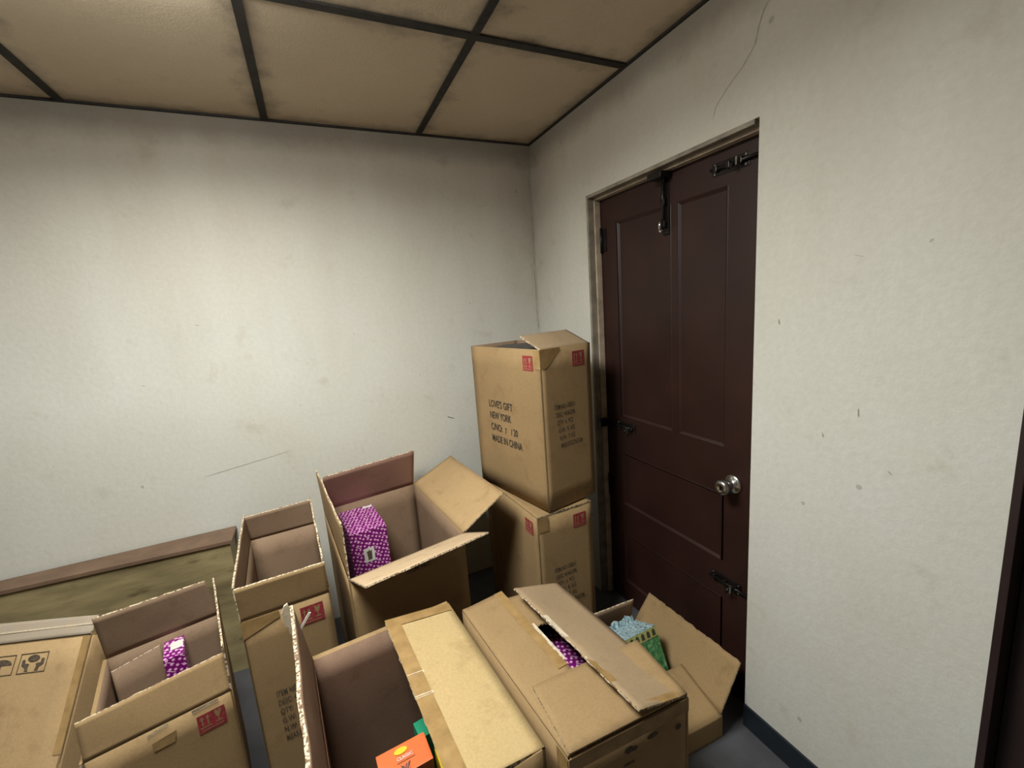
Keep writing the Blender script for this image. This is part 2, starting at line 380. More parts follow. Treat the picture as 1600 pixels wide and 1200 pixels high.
# ------------------------------------------------------------------ cartons
T = 0.005
class Carton:
    SIDES = {'front': (0, 1), 'right': (1, 2), 'back': (2, 3), 'left': (3, 0)}
    def __init__(s, label, quad, H, z=0.0, th=T, mat='kraft', inner='kraft_in', group=None, name='cardboard_carton'):
        """quad: four floor-plan corners FL, FR, BR, BL (world)"""
        q = [Vector((x, y, 0)) for x, y in quad]; c = (q[0] + q[1] + q[2] + q[3]) / 4; e = q[1] - q[0]
        s.yaw = math.atan2(e.y, e.x); s.H = H; s.th = th; s.mat = mat; s.inner = inner
        s.o = thing(name, label, 'box', (c.x, c.y, z), (0, 0, s.yaw), group)
        R = Matrix.Rotation(-s.yaw, 3, 'Z'); s.q = [R @ (p - c) for p in q]
        bm = bmesh.new(); up = Vector((0, 0, 1))
        for k in range(4):
            a, b = s.q[k], s.q[(k + 1) % 4]; ax = (b - a).normalized(); out = Vector((ax.y, -ax.x, 0))
            A = a - out * th; B = b - out * th
            # outer face flush with a-b, thickness inwards
            patch(bm, a + up * 0, b + up * 0, a + up * H, b + up * H, -out, th, nu=10, nv=8, bulge=-0.0, wob=0.0, mi_in=1, mi_out=0, mi_edge=0)
        cc = [p * 1.0 for p in s.q]
        patch(bm, cc[0] * 0.985, cc[1] * 0.985, cc[3] * 0.985, cc[2] * 0.985, up, th, nu=4, nv=4, wob=0, mi_in=1, mi_out=0, mi_edge=0)
        link('carton_body', bm, [mat, inner, 'edge'], s.o)
    def frame(s, side, off=0.0):
        i, j = s.SIDES[side]; a, b = s.q[i], s.q[j]; ax = (b - a).normalized(); out = Vector((ax.y, -ax.x, 0))
        return (a + out * (0.0012 + off), ax, Vector((0, 0, 1)))
    def hinge(s, side):
        i, j = s.SIDES[side]; a, b = s.q[i], s.q[j]; ax = (b - a).normalized(); out = Vector((ax.y, -ax.x, 0))
        return a + Vector((0, 0, s.H)), b + Vector((0, 0, s.H)), ax, out
    def flap(s, side, l0, a0, l1=None, a1=None, lift=0.0, trim=0.003, bulge=0.0, wob=0.0015, ragged=0.0, mat=None, inner=None, tear=None, in0=0.0, in1=0.0, seed=0.0, nu=24, nv=8, label=None, name='flap'):
        """angle 0 = closed inwards, 90 = upright, 180 = flat outwards"""
        l1 = l0 if l1 is None else l1; a1 = a0 if a1 is None else a1
        a, b, ax, out = s.hinge(side); a = a + ax * trim; b = b - ax * trim; a.z += lift; b.z += lift
        up = Vector((0, 0, 1)); r0, r1 = math.radians(a0), math.radians(a1)
        d0 = -out * math.cos(r0) + up * math.sin(r0); d1 = -out * math.cos(r1) + up * math.sin(r1)
        A = a + d0 * l0 + ax * in0; B = b + d1 * l1 - ax * in1
        nn = -ax.cross((d0 + d1).normalized())     # towards the outer (printed) face
        bm = bmesh.new()
        patch(bm, a, b, A, B, nn, s.th, nu=nu, nv=nv, bulge=bulge, wob=wob, ragged=ragged, mi_in=1, mi_out=0, mi_edge=2, tear=tear, seed=seed + len(side))
        o = link(name, bm, [mat or s.mat, inner or s.inner, 'edge'], s.o)
        if label: o['label'] = label
        s.last = (a, b, A, B, nn)
        return o
    def strip(s, u0, v0, u1, v1, mat='tape', name='packing_tape', out=True, n=10, m=2):
        """tape laid on the last flap, in its own u (along hinge) v (away) coordinates"""
        a, b, A, B, nn = s.last
        def P(u, v): return a.lerp(b, u).lerp(A.lerp(B, u), v)
        bm = bmesh.new(); k = -0.0021 if out else (s.th + 0.0021)
        g = [[bm.verts.new(P(u0 + (u1 - u0) * i / n, v0 + (v1 - v0) * j / m) + nn * (k + 0.0004 * math.sin(i * 1.7))) for i in range(n + 1)] for j in range(m + 1)]
        for j in range(m):
            for i in range(n): bm.faces.new((g[j][i], g[j][i + 1], g[j + 1][i + 1], g[j + 1][i]))
        return link(name, bm, [mat], s.o)
def rectq(x, y, yaw, L, W):
    c, s = math.cos(yaw), math.sin(yaw)
    return [(x, y), (x + c * L, y + s * L), (x + c * L - s * W, y + s * L + c * W), (x - s * W, y + c * W)]
def handling_mark(c, side, x, z, w_=0.066, h=0.060):
    """red stamp: two up arrows and a glass left in board colour"""
    P = [(rect(x, z, x + w_, z + h), 0, 0)]
    u = w_ / 66.0
    for ax in (11, 24):
        P.append((rect(x + (ax - 1.6) * u, z + 22 * u, x + (ax + 1.6) * u, z + 44 * u), 1, 1))
        P.append(([(x + (ax - 5) * u, z + 42 * u), (x + (ax + 5) * u, z + 42 * u), (x + ax * u, z + 53 * u)], 1, 1))
    P.append((rect(x + 4 * u, z + 15 * u, x + 31 * u, z + 18.5 * u), 1, 1))
    P.append(([(x + 40 * u, z + 54 * u), (x + 43 * u, z + 35 * u), (x + 48 * u, z + 30 * u), (x + 53 * u, z + 35 * u), (x + 58 * u, z + 54 * u), (x + 51 * u, z + 54 * u), (x + 49 * u, z + 46 * u), (x + 46 * u, z + 54 * u)], 1, 1))
    P.append((rect(x + 47.3 * u, z + 20 * u, x + 50 * u, z + 31 * u), 1, 1)); P.append((rect(x + 41 * u, z + 16 * u, x + 57 * u, z + 19.5 * u), 1, 1))
    P.append((rect(x + 6 * u, z + 6 * u, x + 58 * u, z + 8.5 * u), 1, 1))
    o = flat('handling_mark', P, c.frame(side), c.o, ['red', c.mat]); o['label'] = 'red stamp with arrows and glass'; return o
SHIP = ['ITEM NO: US8211', 'DESC: 4X4X2PB', 'QTY:  6  PCS', 'G.W:  8  KG', 'N.W:  7  KG', 'MEAS:57X27X67CM']
def ship_text(c, x, z, side='front', mat='ink_soft'):
    L = []
    for k, (t, wd) in enumerate(zip(SHIP, (0.108, 0.104, 0.086, 0.088, 0.084, 0.118))):
        L.append((t, x + 0.005 * k, z - 0.0325 * k, 0.0185, wd))
    return text_obj('printed_text', L, c.frame(side), c.o, mat)

# ================================================================== SETTING
def wall_with_holes(name, mat, holes):
    """right wall, plane x=0 .. 0.15, y from -4.2 to 0, openings (y0,y1,ztop)"""
    bm = bmesh.new(); ys = sorted([-4.2, 0.15] + [v for h in holes for v in h[:2]])
    for a, b in zip(ys[:-1], ys[1:]):
        h = [q for q in holes if abs(q[0] - a) < 1e-6 and abs(q[1] - b) < 1e-6]
        add_box(bm, 0, 0.16, a, b, h[0][2] if h else 0, CEIL)
    return struct(name, bm, mat)
DY0, DY1, DZ = -1.3455, -0.507, 1.973
D2Y0, D2Y1 = -2.74, -1.901
wr = wall_with_holes('wall_right', 'wall_y', [(DY0, DY1, DZ), (D2Y0, D2Y1, DZ)])
bm = bmesh.new(); add_box(bm, -3.6, 0.0, 0, 0.15, 0, CEIL); wb = struct('wall_back', bm, 'wall_x')
M['wall_dim'] = plain('dim_tan_paint', (0.45, 0.42, 0.36), 0.7, var=0.2, vscale=3)  # tone of the unseen walls, picked to limit the light they bounce
bm = bmesh.new(); add_box(bm, -3.75, -3.6, -4.2, 0.15, 0, CEIL); struct('wall_left', bm, 'wall_dim')
bm = bmesh.new(); add_box(bm, -3.75, 0.16, -4.35, -4.2, 0, CEIL); struct('wall_front', bm, 'wall_dim')
bm = bmesh.new(); add_box(bm, -3.75, 0.3, -4.35, 0.15, -0.1, 0); struct('floor', bm, 'floor')
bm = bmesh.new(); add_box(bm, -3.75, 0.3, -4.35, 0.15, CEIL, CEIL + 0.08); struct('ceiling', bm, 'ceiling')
# ceiling grid: tees and wall angle
bm = bmesh.new(); zt = CEIL
for x in TX: add_box(bm, x - 0.0135, x + 0.0135, -4.2, 0, zt - 0.006, zt)
for y in TY: add_box(bm, -3.6, 0, y - 0.0145, y + 0.0145, zt - 0.007, zt)
add_box(bm, -3.6, 0, -0.010, 0, zt - 0.008, zt); add_box(bm, -0.011, 0, -4.2, 0, zt - 0.008, zt)
struct('trim_1', bm, 'tee')
# baseboard
bm = bmesh.new(); add_box(bm, -0.008, 0, D2Y1, DY0 - 0.0, 0.0, 0.085, bevel=0.002); struct('baseboard_right', bm, 'rubber')
# plaster cracks and scuffs on the walls
def polyline_strip(name, pts, wd, axis, parent, mat):
    bm = bmesh.new(); prev = None
    for k, (a, z) in enumerate(pts):
        w2 = wd * (0.5 + 0.5 * random.random()) * (0.3 if k in (0, len(pts) - 1) else 1)
        P = [Vector((a, -0.0008, z - w2)), Vector((a, -0.0008, z + w2))] if axis == 'x' else [Vector((-0.0008, a - w2, z)), Vector((-0.0008, a + w2, z))]
        cur = [bm.verts.new(p) for p in P]
        if prev: bm.faces.new((prev[0], cur[0], cur[1], prev[1]))
        prev = cur
    return link(name, bm, mat, parent)
M['scuff'] = plain('grey_scuff', (0.30, 0.28, 0.23), 0.8, var=0.4, vscale=80)
M['scuff_dark'] = plain('dark_scuff', (0.11, 0.10, 0.08), 0.8, var=0.4, vscale=80)
polyline_strip('crack', [(-1.72 + 0.028 * k, 0.868 + 0.004 * k + 0.002 * random.random()) for k in range(14)], 0.0012, 'x', wb, 'scuff')
polyline_strip('scuff', [(-0.60 + 0.008 * k, 0.952 - 0.0035 * k) for k in range(6)], 0.003, 'x', wb, 'scuff_dark')
polyline_strip('crack', [(-1.47 - 0.006 * k * (1 + 0.5 * math.sin(k)), 2.24 - 0.02 * k) for k in range(3)], 0.0015, 'y', wr, 'scuff')
polyline_strip('crack', [(-1.19 + 0.02 * math.sin(k * 1.3) - 0.03 * k, 2.02 + 0.035 * k) for k in range(8)], 0.0012, 'y', wr, 'scuff')

def vstrip(name, x, z0, z1, wd, parent, mat, seed):
    bm = bmesh.new(); prev = None; n = 40
    for k in range(n + 1):
        z = z0 + (z1 - z0) * k / n; c = x + .006 * noise.noise(Vector((k * .35, seed, 0))); w2 = wd * max(.05, .6 + 1.1 * noise.noise(Vector((k * .5, seed, 5))))
        cur = [bm.verts.new((c - w2, -.001, z)), bm.verts.new((c + w2, -.001, z))]
        if prev: bm.faces.new((prev[0], prev[1], cur[1], cur[0]))
        prev = cur
    return link(name, bm, mat, parent)
vstrip('crack', -.012, 1.38, 2.20, .0022, wb, 'scuff', 1.5)
vstrip('crack', -.030, 1.55, 1.80, .0012, wb, 'scuff', 4.5)
for (x, z, L_, sl) in ((-1.64, 1.53, .014, .3), (-1.12, 1.30, .020, 1.6), (-.72, 1.20, .016, 2.0), (-1.30, 1.13, .010, .5), (-1.02, 1.44, .012, 1.1), (-1.86, 1.30, .012, .2), (-.42, 1.55, .018, .6)):
    polyline_strip('scuff', [(x + L_ * .2 * k * math.cos(sl), z - L_ * .2 * k * math.sin(sl)) for k in range(6)], .0018, 'x', wb, 'scuff')
for (y, z, L_, sl) in ((-1.42, 1.42, .016, 1.4), (-1.60, 1.57, .020, .3), (-1.63, 1.20, .022, 1.5), (-1.55, 1.12, .014, 1.3), (-1.70, 1.06, .012, .8)):
    polyline_strip('scuff', [(y - L_ * .2 * k * math.cos(sl), z - L_ * .2 * k * math.sin(sl)) for k in range(6)], .0022, 'y', wr, 'scuff')
# door frame (jambs and head in the opening)
JX = 0.062
bm = bmesh.new()
add_box(bm, -0.001, 0.11, DY1 - 0.014, DY1, 0, DZ, bevel=0.002); add_box(bm, 0.02, 0.11, DY0, DY0 + 0.014, 0, DZ, bevel=0.002)
add_box(bm, -0.001, 0.11, DY0 + 0.014, DY1 - 0.014, DZ - 0.014, DZ, bevel=0.002)
tr = struct('trim_2', bm, 'jamb')
bm = bmesh.new()
add_box(bm, 0.030, 0.060, DY1 - 0.023, DY1 - 0.0135, 0, DZ - 0.0235, bevel=0.002)
add_box(bm, 0.030, 0.060, DY0 + 0.0135, DY0 + 0.023, 0, DZ - 0.0235, bevel=0.002)
add_box(bm, 0.030, 0.060, DY0 + 0.0135, DY1 - 0.0135, DZ - 0.0235, DZ - 0.0135, bevel=0.002)
link('door_stop', bm, 'stop', tr)
# door leaf
def door(name, y0, y1, z1, xf, mat):
    bm = bmesh.new()
    add_box(bm, xf + 0.010, xf + 0.04, y0, y1, 0.004, z1)
    st = [(-0.64 - 0.0, -0.955), (-0.985, -1.205)]
    sh = 0 if name == 'door_1' else (y1 - DY1)
    top = [(a + sh, b + sh, 0.967, 1.838) for a, b in st]; low = [(-0.632 + sh, -1.19 + sh, 0.528, 0.793), (-0.632 + sh, -1.19 + sh, 0.115, 0.380)]
    holes = top + low
    # rails and stiles, as boxes around the panel openings
    L, Rr = -0.635 + sh, -1.20 + sh
    bxs = [(L, y1, 0.004, z1), (y0, Rr, 0.004, z1), (Rr, L, 1.838, z1), (Rr, L, 0.793, 0.967), (Rr, L, 0.380, 0.528), (Rr, L, 0.004, 0.115), (-0.985 + sh, -0.955 + sh, 0.967, 1.838)]
    for a, b, c, d in bxs: add_box(bm, xf, xf + 0.012, a, b, c, d)
    o = struct(name, bm, mat)
    for a, b, c, d in holes:
        bm = bmesh.new(); a, b = b, a; a = max(a, Rr) if a < Rr + 0.02 else a
        # bead sloping down into a recessed field
        def ring(ins, x): return [Vector((x, a + ins, c + ins)), Vector((x, b - ins, c + ins)), Vector((x, b - ins, d - ins)), Vector((x, a + ins, d - ins))]
        rs = [ring(0.0, xf + 0.0005), ring(0.003, xf - 0.001), ring(0.013, xf + 0.0065), ring(0.05, xf + 0.007)]
        vr = [[bm.verts.new(p) for p in r] for r in rs]
        for r0, r1 in zip(vr[:-1], vr[1:]):
            for i in range(4): bm.faces.new((r0[i], r1[i], r1[(i + 1) % 4], r0[(i + 1) % 4]))
        bm.faces.new(vr[-1][::-1])
        link('panel', bm, mat, o)
    return o
d1 = door('door_1', DY0 + 0.016, DY1 - 0.016, DZ - 0.016, JX, 'door')
d2 = door('door_2', D2Y0 + 0.016, D2Y1 - 0.016, DZ - 0.016, 0.05, 'door_dark')
bm = bmesh.new()
for y0, y1 in ((D2Y1 - 0.014, D2Y1), (D2Y0, D2Y0 + 0.014)): add_box(bm, -0.004, 0.11, y0, y1, 0, DZ, bevel=0.002)
add_box(bm, -0.004, 0.11, D2Y0 + 0.014, D2Y1 - 0.014, DZ - 0.014, DZ, bevel=0.002); struct('trim_3', bm, 'door_dark')
# door knob
bm = bmesh.new()
add_lathe(bm, (JX, -1.236, 0.846), (-1, 0, 0), [(0, 0.0), (0, 0.033), (0.003, 0.034), (0.007, 0.031), (0.010, 0.022), (0.013, 0.0125), (0.030, 0.0115), (0.036, 0.020), (0.046, 0.0265), (0.056, 0.0275), (0.064, 0.024), (0.067, 0.017), (0.066, 0.011), (0.063, 0.006), (0.063, 0.0)])
kn = link('door_knob', bm, 'steel', d1); kn['label'] = 'round brushed steel knob'
bm = bmesh.new(); add_box(bm, JX - 0.0665, JX - 0.063, -1.238, -1.234, 0.838, 0.854); link('key_slot', bm, 'black_metal', kn)
# slide bolts
def bolt(y0, y1, z, keeper, tip):
    """horizontal barrel bolt on the leaf, rod from y0 to y1"""
    lo, hi = min(y0, y1), max(y0, y1); ln = hi - lo
    bm = bmesh.new(); px0, px1 = (lo, lo + ln * 0.62) if keeper == 'hi' else (hi - ln * 0.72, hi)
    add_box(bm, JX - 0.003, JX, px0, px1, z - 0.020, z + 0.020, bevel=0.001)
    for f in (0.18, 0.5, 0.85):
        y = px0 + (px1 - px0) * f; add_box(bm, JX - 0.017, JX - 0.002, y - 0.007, y + 0.007, z - 0.010, z + 0.010, bevel=0.003)
    o = link('slide_bolt', bm, 'black_metal', d1)
    bm = bmesh.new(); add_cyl(bm, (JX - 0.011, lo + 0.01, z), (JX - 0.011, hi, z), 0.0055)
    add_cyl(bm, (JX - 0.011, px0 + ln * 0.22, z), (JX - 0.034, px0 + ln * 0.22, z - 0.016), 0.005); link('bolt_rod', bm, 'black_metal', o)
    bm = bmesh.new()
    for f in (0.08, 0.92):
        for s in (-1, 1): add_cyl(bm, (JX - 0.003, px0 + (px1 - px0) * f, z + s * 0.014), (JX - 0.0055, px0 + (px1 - px0) * f, z + s * 0.014), 0.0035, n=10)
    add_box(bm, JX - 0.030, JX - 0.026, px0 + ln * 0.12, px0 + ln * 0.15, z - 0.014, z + 0.010)
    link('screw', bm, 'steel', o)
    return o
bolt(-0.535, -0.735, 0.925, 'hi', 0)
bm = bmesh.new(); add_box(bm, 0.006, 0.05, DY1 - 0.045, DY1 - 0.023, 0.905, 0.945, bevel=0.004); link('bolt_keeper', bm, 'black_metal', d1)
bolt(-1.150, -1.3265, 0.455, 'lo', 0)
o = bolt(-1.140, -1.325, 1.895, 'lo', 0)
# long vertical bolt at the head
bm = bmesh.new()
add_box(bm, JX - 0.004, JX, -0.948, -0.912, 1.735, 1.955, bevel=0.001)
for z in (1.77, 1.85, 1.93): add_box(bm, JX - 0.020, JX - 0.003, -0.942, -0.918, z - 0.012, z + 0.012, bevel=0.004)
vb = link('slide_bolt', bm, 'black_metal', d1)
bm = bmesh.new(); add_cyl(bm, (JX - 0.014, -0.930, 1.755), (JX - 0.014, -0.930, 1.956), 0.0065)
link('bolt_rod', bm, 'black_metal', vb)
bm = bmesh.new(); add_cyl(bm, (JX - 0.014, -0.930, 1.75), (JX - 0.030, -0.930, 1.748), 0.006); add_cyl(bm, (JX - 0.030, -0.930, 1.748), (JX - 0.030, -0.930, 1.785), 0.006)
tp = link('bolt_handle', bm, 'steel', vb); tp['label'] = 'bare steel pull'
bm = bmesh.new(); add_box(bm, 0.004, 0.056, -0.965, -0.895, DZ - 0.045, DZ - 0.0235, bevel=0.003); link('bolt_keeper', bm, 'black_metal', d1)
# hinges
for z in (1.775, 0.60):
    bm = bmesh.new()
    add_cyl(bm, (JX - 0.006, DY1 - 0.029, z - 0.055), (JX - 0.006, DY1 - 0.029, z + 0.055), 0.006, n=12)
    add_box(bm, JX - 0.003, JX, DY1 - 0.060, DY1 - 0.030, z - 0.05, z + 0.05)
    link('hinge', bm, 'black_metal', d1)

# ceiling light (just above the frame)
cl = thing('ceiling_light', 'long white ceiling light fitted in the ceiling grid above the boxes', 'ceiling light', (-1.53, -1.27, CEIL))
bm = bmesh.new(); add_box(bm, -0.31, 0.31, -0.40, 0.40, -0.014, -0.002, bevel=0.003); link('light_housing', bm, 'lamp_body', cl)
bm = bmesh.new(); add_box(bm, -0.27, 0.27, -0.37, 0.37, -0.050, -0.0145, mi=1)
for f in bm.faces:
    f.normal_update()
    if f.normal.z < -0.9: f.material_index = 0
link('light_diffuser', bm, ['lamp', 'lamp_side'], cl)
ld = bpy.data.lights.new('tube_light', 'AREA'); ld.shape = 'RECTANGLE'; ld.size = 0.52; ld.size_y = 0.72; ld.energy = LAMP_WATTS; ld.color = LAMP_COLOR; ld.spread = math.radians(165)
lo = bpy.data.objects.new('tube_light', ld); COL.objects.link(lo); lo.parent = cl; lo.location = (0, 0, -0.056)

# ================================================================== CARTONS
# B: lower carton of the corner stack
SQ = (0.27, 0.508)
B = Carton('closed brown carton on the floor beside the door, under the taller-standing carton', rectq(-.482, -.778, .051, *SQ), .663)
B.flap('front', .13, 0, wob=.0); B.flap('back', .13, 0, wob=.0)
B.flap('left', .133, 0, lift=.0055, wob=.0005); B.strip(0, 0.82, 1, 1.02, n=14); B.flap('right', .133, 0, lift=.0055, wob=.0005)
handling_mark(B, 'front', .172, .573, .064); ship_text(B, .066, .402)
handling_mark(B, 'left', .405, .573, .064)
o = flat('packing_tape', [(rect(0.0, .60, .05, .663), 0, 0)], B.frame('front', .0005), B.o, ['tape'])
# A: upper carton
A = Carton('brown carton with black shipping text and raised top flap, topmost of the corner stack', rectq(-.425, -.777, .199, *SQ), .663, z=.6775)
A.flap('front', .132, 23, .146, 22, wob=.002, inner='kraft_in', mat='kraft_worn', seed=3, label='raised flap')
A.flap('right', .13, -88, wob=.0); A.flap('back', .13, -86, wob=.0)
handling_mark(A, 'left', .398, .577, .064); handling_mark(A, 'front', .166, .578, .066); ship_text(A, .058, .416)
for ln in [("LOVE'S GIFT", .122, .390, .032, .182), ('NEW YORK', .124, .336, .032, .163), ('C/NO:', .126, .281, .032, .088), ('7', .236, .279, .026, .012), ('/ 20', .281, .281, .031, .049), ('MADE IN CHINA', .128, .226, .032, .229)]: text_obj('printed_text', [ln], A.frame('left'), A.o, 'ink')
flat('packing_tape', [([(0, .585), (.03, .59), (.10, .655), (.10, .663), (0, .663)], 0, 0)], A.frame('front', .0006), A.o, ['tape'])
flat('packing_tape', [(rect(.47, .585, .508, .66), 0, 0)], A.frame('left', .0002), A.o, ['tape'])
sh = thing('dark_fill_sheet', 'dark grey sheet added to darken the open top of the topmost corner carton', 'dark sheet', (-.343, -.503, 1.3235), (0, 0, .199))  # dark sheet added so the open carton top reads dark
bm = bmesh.new(); rows = []
for j in range(15):
    rows.append([bm.verts.new((-.122 + .244 * i / 10, -.238 + .476 * j / 14, .020 * math.sin(math.pi * i / 10) * math.sin(math.pi * j / 14) * (1.1 + .3 * noise.noise(Vector((i * .6, j * .5, 2)))))) for i in range(11)])
for j in range(14):
    for i in range(10): bm.faces.new((rows[j][i], rows[j][i + 1], rows[j + 1][i + 1], rows[j + 1][i])).smooth = True
M['sheet'] = plain('dark_grey_sheet', (0.055, 0.050, 0.046), 0.6, var=0.3, vscale=40, bmp=0.3)
so = link('sheet', bm, 'sheet', sh); sm = so.modifiers.new('s', 'SOLIDIFY'); sm.thickness = .004
# C: big open carton with the purple box
C = Carton('large open carton with flaps spread wide, holding a tall purple dotted box', [(-1.2, -.788), (-.767, -.701), (-.831, -.075), (-1.262, -.145)], .65, mat='kraft')
C.flap('back', .207, 72, .218, 62, inner='kraft_red', wob=.002, seed=1)
C.flap('right', .222, 150, .238, 156, wob=.002, inner='kraft_F', seed=2, ragged=.003)
C.flap('front', .215, 159, .215, 157, wob=.002, inner='kraft_clean', seed=3, ragged=.003); C.flap('left', .200, 92, .206, 90, wob=.003, seed=4, ragged=.004)
text_obj('printed_text', [('ITEM NO:', .20, .585, .02, .09)], C.frame('front'), C.o, 'ink_soft')
# D: narrow open carton
D = Carton('narrow tall open carton with all flaps upright, between the torn box and back wall', rectq(-1.5006, -.8627, .0696, .2436, .5487), .667)
D.flap('back', .112, 86, .118, 74, wob=.002, seed=5); D.flap('left', .114, 92, wob=.002, ragged=.005, seed=6); D.flap('right', .118, 88, wob=.003, ragged=.004, seed=7); D.flap('front', .113, 97, wob=.0015, seed=8, ragged=.002)
handling_mark(D, 'front', .154, .588, .064)
text_obj('printed_text', [(t, .054 + .001 * k, .388 - .032 * k, .0185, wd) for k, (t, wd) in enumerate(zip(SHIP, (.108, .104, .086, .088, .084, .118)))], D.frame('front'), D.o, 'ink_soft')
flat('packing_tape', [([(0, .61), (.028, .62), (.10, .645), (.10, .667), (0, .667)], 0, 0)], D.frame('front', .0003), D.o, ['tape'])
# E: open carton at left
E_ = Carton('low open carton in front of the plywood board, with a small purple box inside', rectq(-1.841, -.9759, .2241, .3088, .428), .5)
E_.flap('front', .102, 82, .110, 74, wob=.002, seed=9, ragged=.003)
E_.flap('back', .150, 84, .176, 75, wob=.003, seed=10, ragged=.003, in0=.022)
E_.flap('right', .142, 91, wob=.003, seed=11, ragged=.003); E_.flap('left', .14, 269, wob=.003, seed=12)
handling_mark(E_, 'front', .221, .417, .064, .056)
flat('packing_tape', [([(.125, .462), (.178, .468), (.170, .437), (.127, .437)], 0, 0)], E_.frame('front', .0003), E_.o, ['tape'])
for pts in ([(.12, .492), (.165, .500), (.165, .494), (.12, .486)], [(.215, .500), (.275, .500), (.275, .492), (.215, .491)]):
    flat('tape_glint', [(pts, 0, 0)], E_.frame('front', .0008), E_.o, ['tape_shine'])
bm = bmesh.new()
a, b = E_.q[3], E_.q[2]; ax = (b - a).normalized(); inn = Vector((ax.y, -ax.x, 0))
patch(bm, a + ax * .012 + inn * .035 + Vector((0, 0, .01)), a + ax * .135 + inn * .030 + Vector((0, 0, .01)), a + ax * .012 + inn * .035 + Vector((0, 0, .47)), a + ax * .135 + inn * .020 + Vector((0, 0, .485)), inn, .004, wob=.002, mi_edge=1)
link('divider', bm, ['kraft_in', 'edge'], E_.o)
# H: near open carton with torn double wall flaps
def tearH(u):
    return 1.0
Hc = Carton('near open carton with torn corrugated edges, holding small orange and green boxes', rectq(-1.2761, -1.5771, .0872, .4033, .55), .6, th=.0075, inner='kraft_brown')
Hc.flap('left', .181, 98, wob=.003, ragged=.010, seed=13, nu=60); lf = Hc.last
Hc.flap('right', .203, 7.5, .201, 7.5, wob=.002, ragged=.007, seed=14, nu=60, mat='kraft_light', label='bright flap bordered with brown tape')
Hc.strip(0.0, .80, 1.0, 1.0, n=20); Hc.strip(.93, .02, 1.0, .80, n=4)
Hc.strip(0.56, .785, 0.575, 1.0, mat='torn', name='tape_seam', n=2)
Hc.strip(0.43, .785, 0.445, 1.0, mat='torn', name='tape_seam', n=2)
Hc.flap('back', .19, 262, wob=.001)
# peeled liner at the tip of the upright flap
a_, b_, A_, B_, nn_ = lf
bm = bmesh.new()
tipp = A_.copy(); along = (b_ - a_).normalized(); dn = (a_ - A_).normalized()
pts = []
ext = Vector((-1, 0, 0)) * 1.0
prof = [(-.004, .012), (.012, .026), (.028, .024), (.045, .028), (.058, .020), (.072, .024), (.085, .010)]
prev = None
for k, (t_, wdt) in enumerate(prof):
    c0 = A_ + dn * t_ + Vector((-.003, .0, .004)); c1 = c0 + Vector((-wdt * .75, 0, -wdt * .35 + .002 * math.sin(k * 2)))
    vs = [bm.verts.new(c0 + Vector((0, -.003, 0))), bm.verts.new(c1 + Vector((0, -.003, 0))), bm.verts.new(c1 + Vector((0, .003, 0))), bm.verts.new(c0 + Vector((0, .003, 0)))]
    if prev:
        for i in range(4): bm.faces.new((prev[i], prev[(i + 1) % 4], vs[(i + 1) % 4], vs[i]))
    else: bm.faces.new(vs)
    prev = vs
bm.faces.new(prev[::-1])
bmesh.ops.recalc_face_normals(bm, faces=bm.faces[:])
o = link('torn_liner', bm, 'torn', Hc.o); o['label'] = 'white torn paper liner'
bm = bmesh.new(); c0 = A_ + dn * .075
vs = [c0 + Vector((0, -.004, -.004)), c0 + Vector((.006, -.004, -.006)), c0 + Vector((.036, -.002, .034)), c0 + Vector((.030, -.002, .036))]
r1 = [bm.verts.new(v) for v in vs]; r2 = [bm.verts.new(v + Vector((0, .002, 0))) for v in vs]
bm.faces.new(r1); bm.faces.new(r2[::-1])
for i in range(4): bm.faces.new((r1[i], r2[i], r2[(i + 1) % 4], r1[(i + 1) % 4]))
link('torn_sliver', bm, 'white', Hc.o)
# I: half closed carton
I = Carton('half-closed brown carton with a gaping taped top seam, nearest the door side', [(-.826, -1.55), (-.494, -1.561), (-.541, -1.028), (-.88, -.991)], .55, mat='kraft', inner='kraft_in')
I.flap('back', .165, 0, lift=.001, in1=.035, wob=.0015, ragged=.012, seed=15, mat='kraft')
I.flap('left', .146, 1.5, .146, 1.0, lift=.007, wob=.002, seed=16); I.strip(0, .80, .66, 1.0, n=20); I.strip(.34, .985, .63, 1.05, mat='torn', name='torn_liner', n=24)
I.flap('front', .185, 1, lift=.0145, wob=.002, seed=17, ragged=.002, mat='kraft')
I.flap('right', .168, 17, .183, 16.5, lift=.005, wob=.004, ragged=.006, seed=18, nu=50, mat='kraft_worn', label='raised dusty flap with torn tape')
I.strip(0.0, .86, .42, 1.0, n=14); I.strip(0.0, .02, .035, .86, n=3)
I.strip(0.05, .90, .12, 1.02, mat='tape_shine', name='tape_glint', n=6); I.strip(0.30, .91, .70, 1.0, mat='torn', name='torn_liner', n=26)
for pts in (disc(.155, .495, .012, .009), disc(.17, .492, .010, .006), disc(.222, .500, .016, .007), disc(.30, .485, .008, .008), rect(.14, .455, .17, .460)):
    flat('smudged_print', [(pts, 0, 0)], I.frame('front'), I.o, ['ink_soft'])
flat('packing_tape', [(rect(0, .515, .332, .55), 0, 0)], I.frame('front', .0002), I.o, ['tape'])
flat('packing_tape', [(rect(.52, .46, .56, .55), 0, 0)], I.frame('left', .0002), I.o, ['tape'])
# J: shallow open carton by the door
J = Carton('shallow open carton on the floor before the door, holding a green wrapped pack', [(-.428, -1.329), (-.108, -1.344), (-.1217, -.883), (-.441, -.870)], .09)
J.flap('right', .186, 121.3, .181, 130.4, wob=.003, ragged=.006, seed=19, nu=50, inner='kraft', label='wide flap leaning towards the door')
J.flap('back', .175, 80, wob=.002, seed=20)
J.flap('front', .190, 9, .192, 14, wob=.0015, seed=21, inner='kraft', mat='kraft', in0=.0); J.flap('left', .15, 262, wob=0)
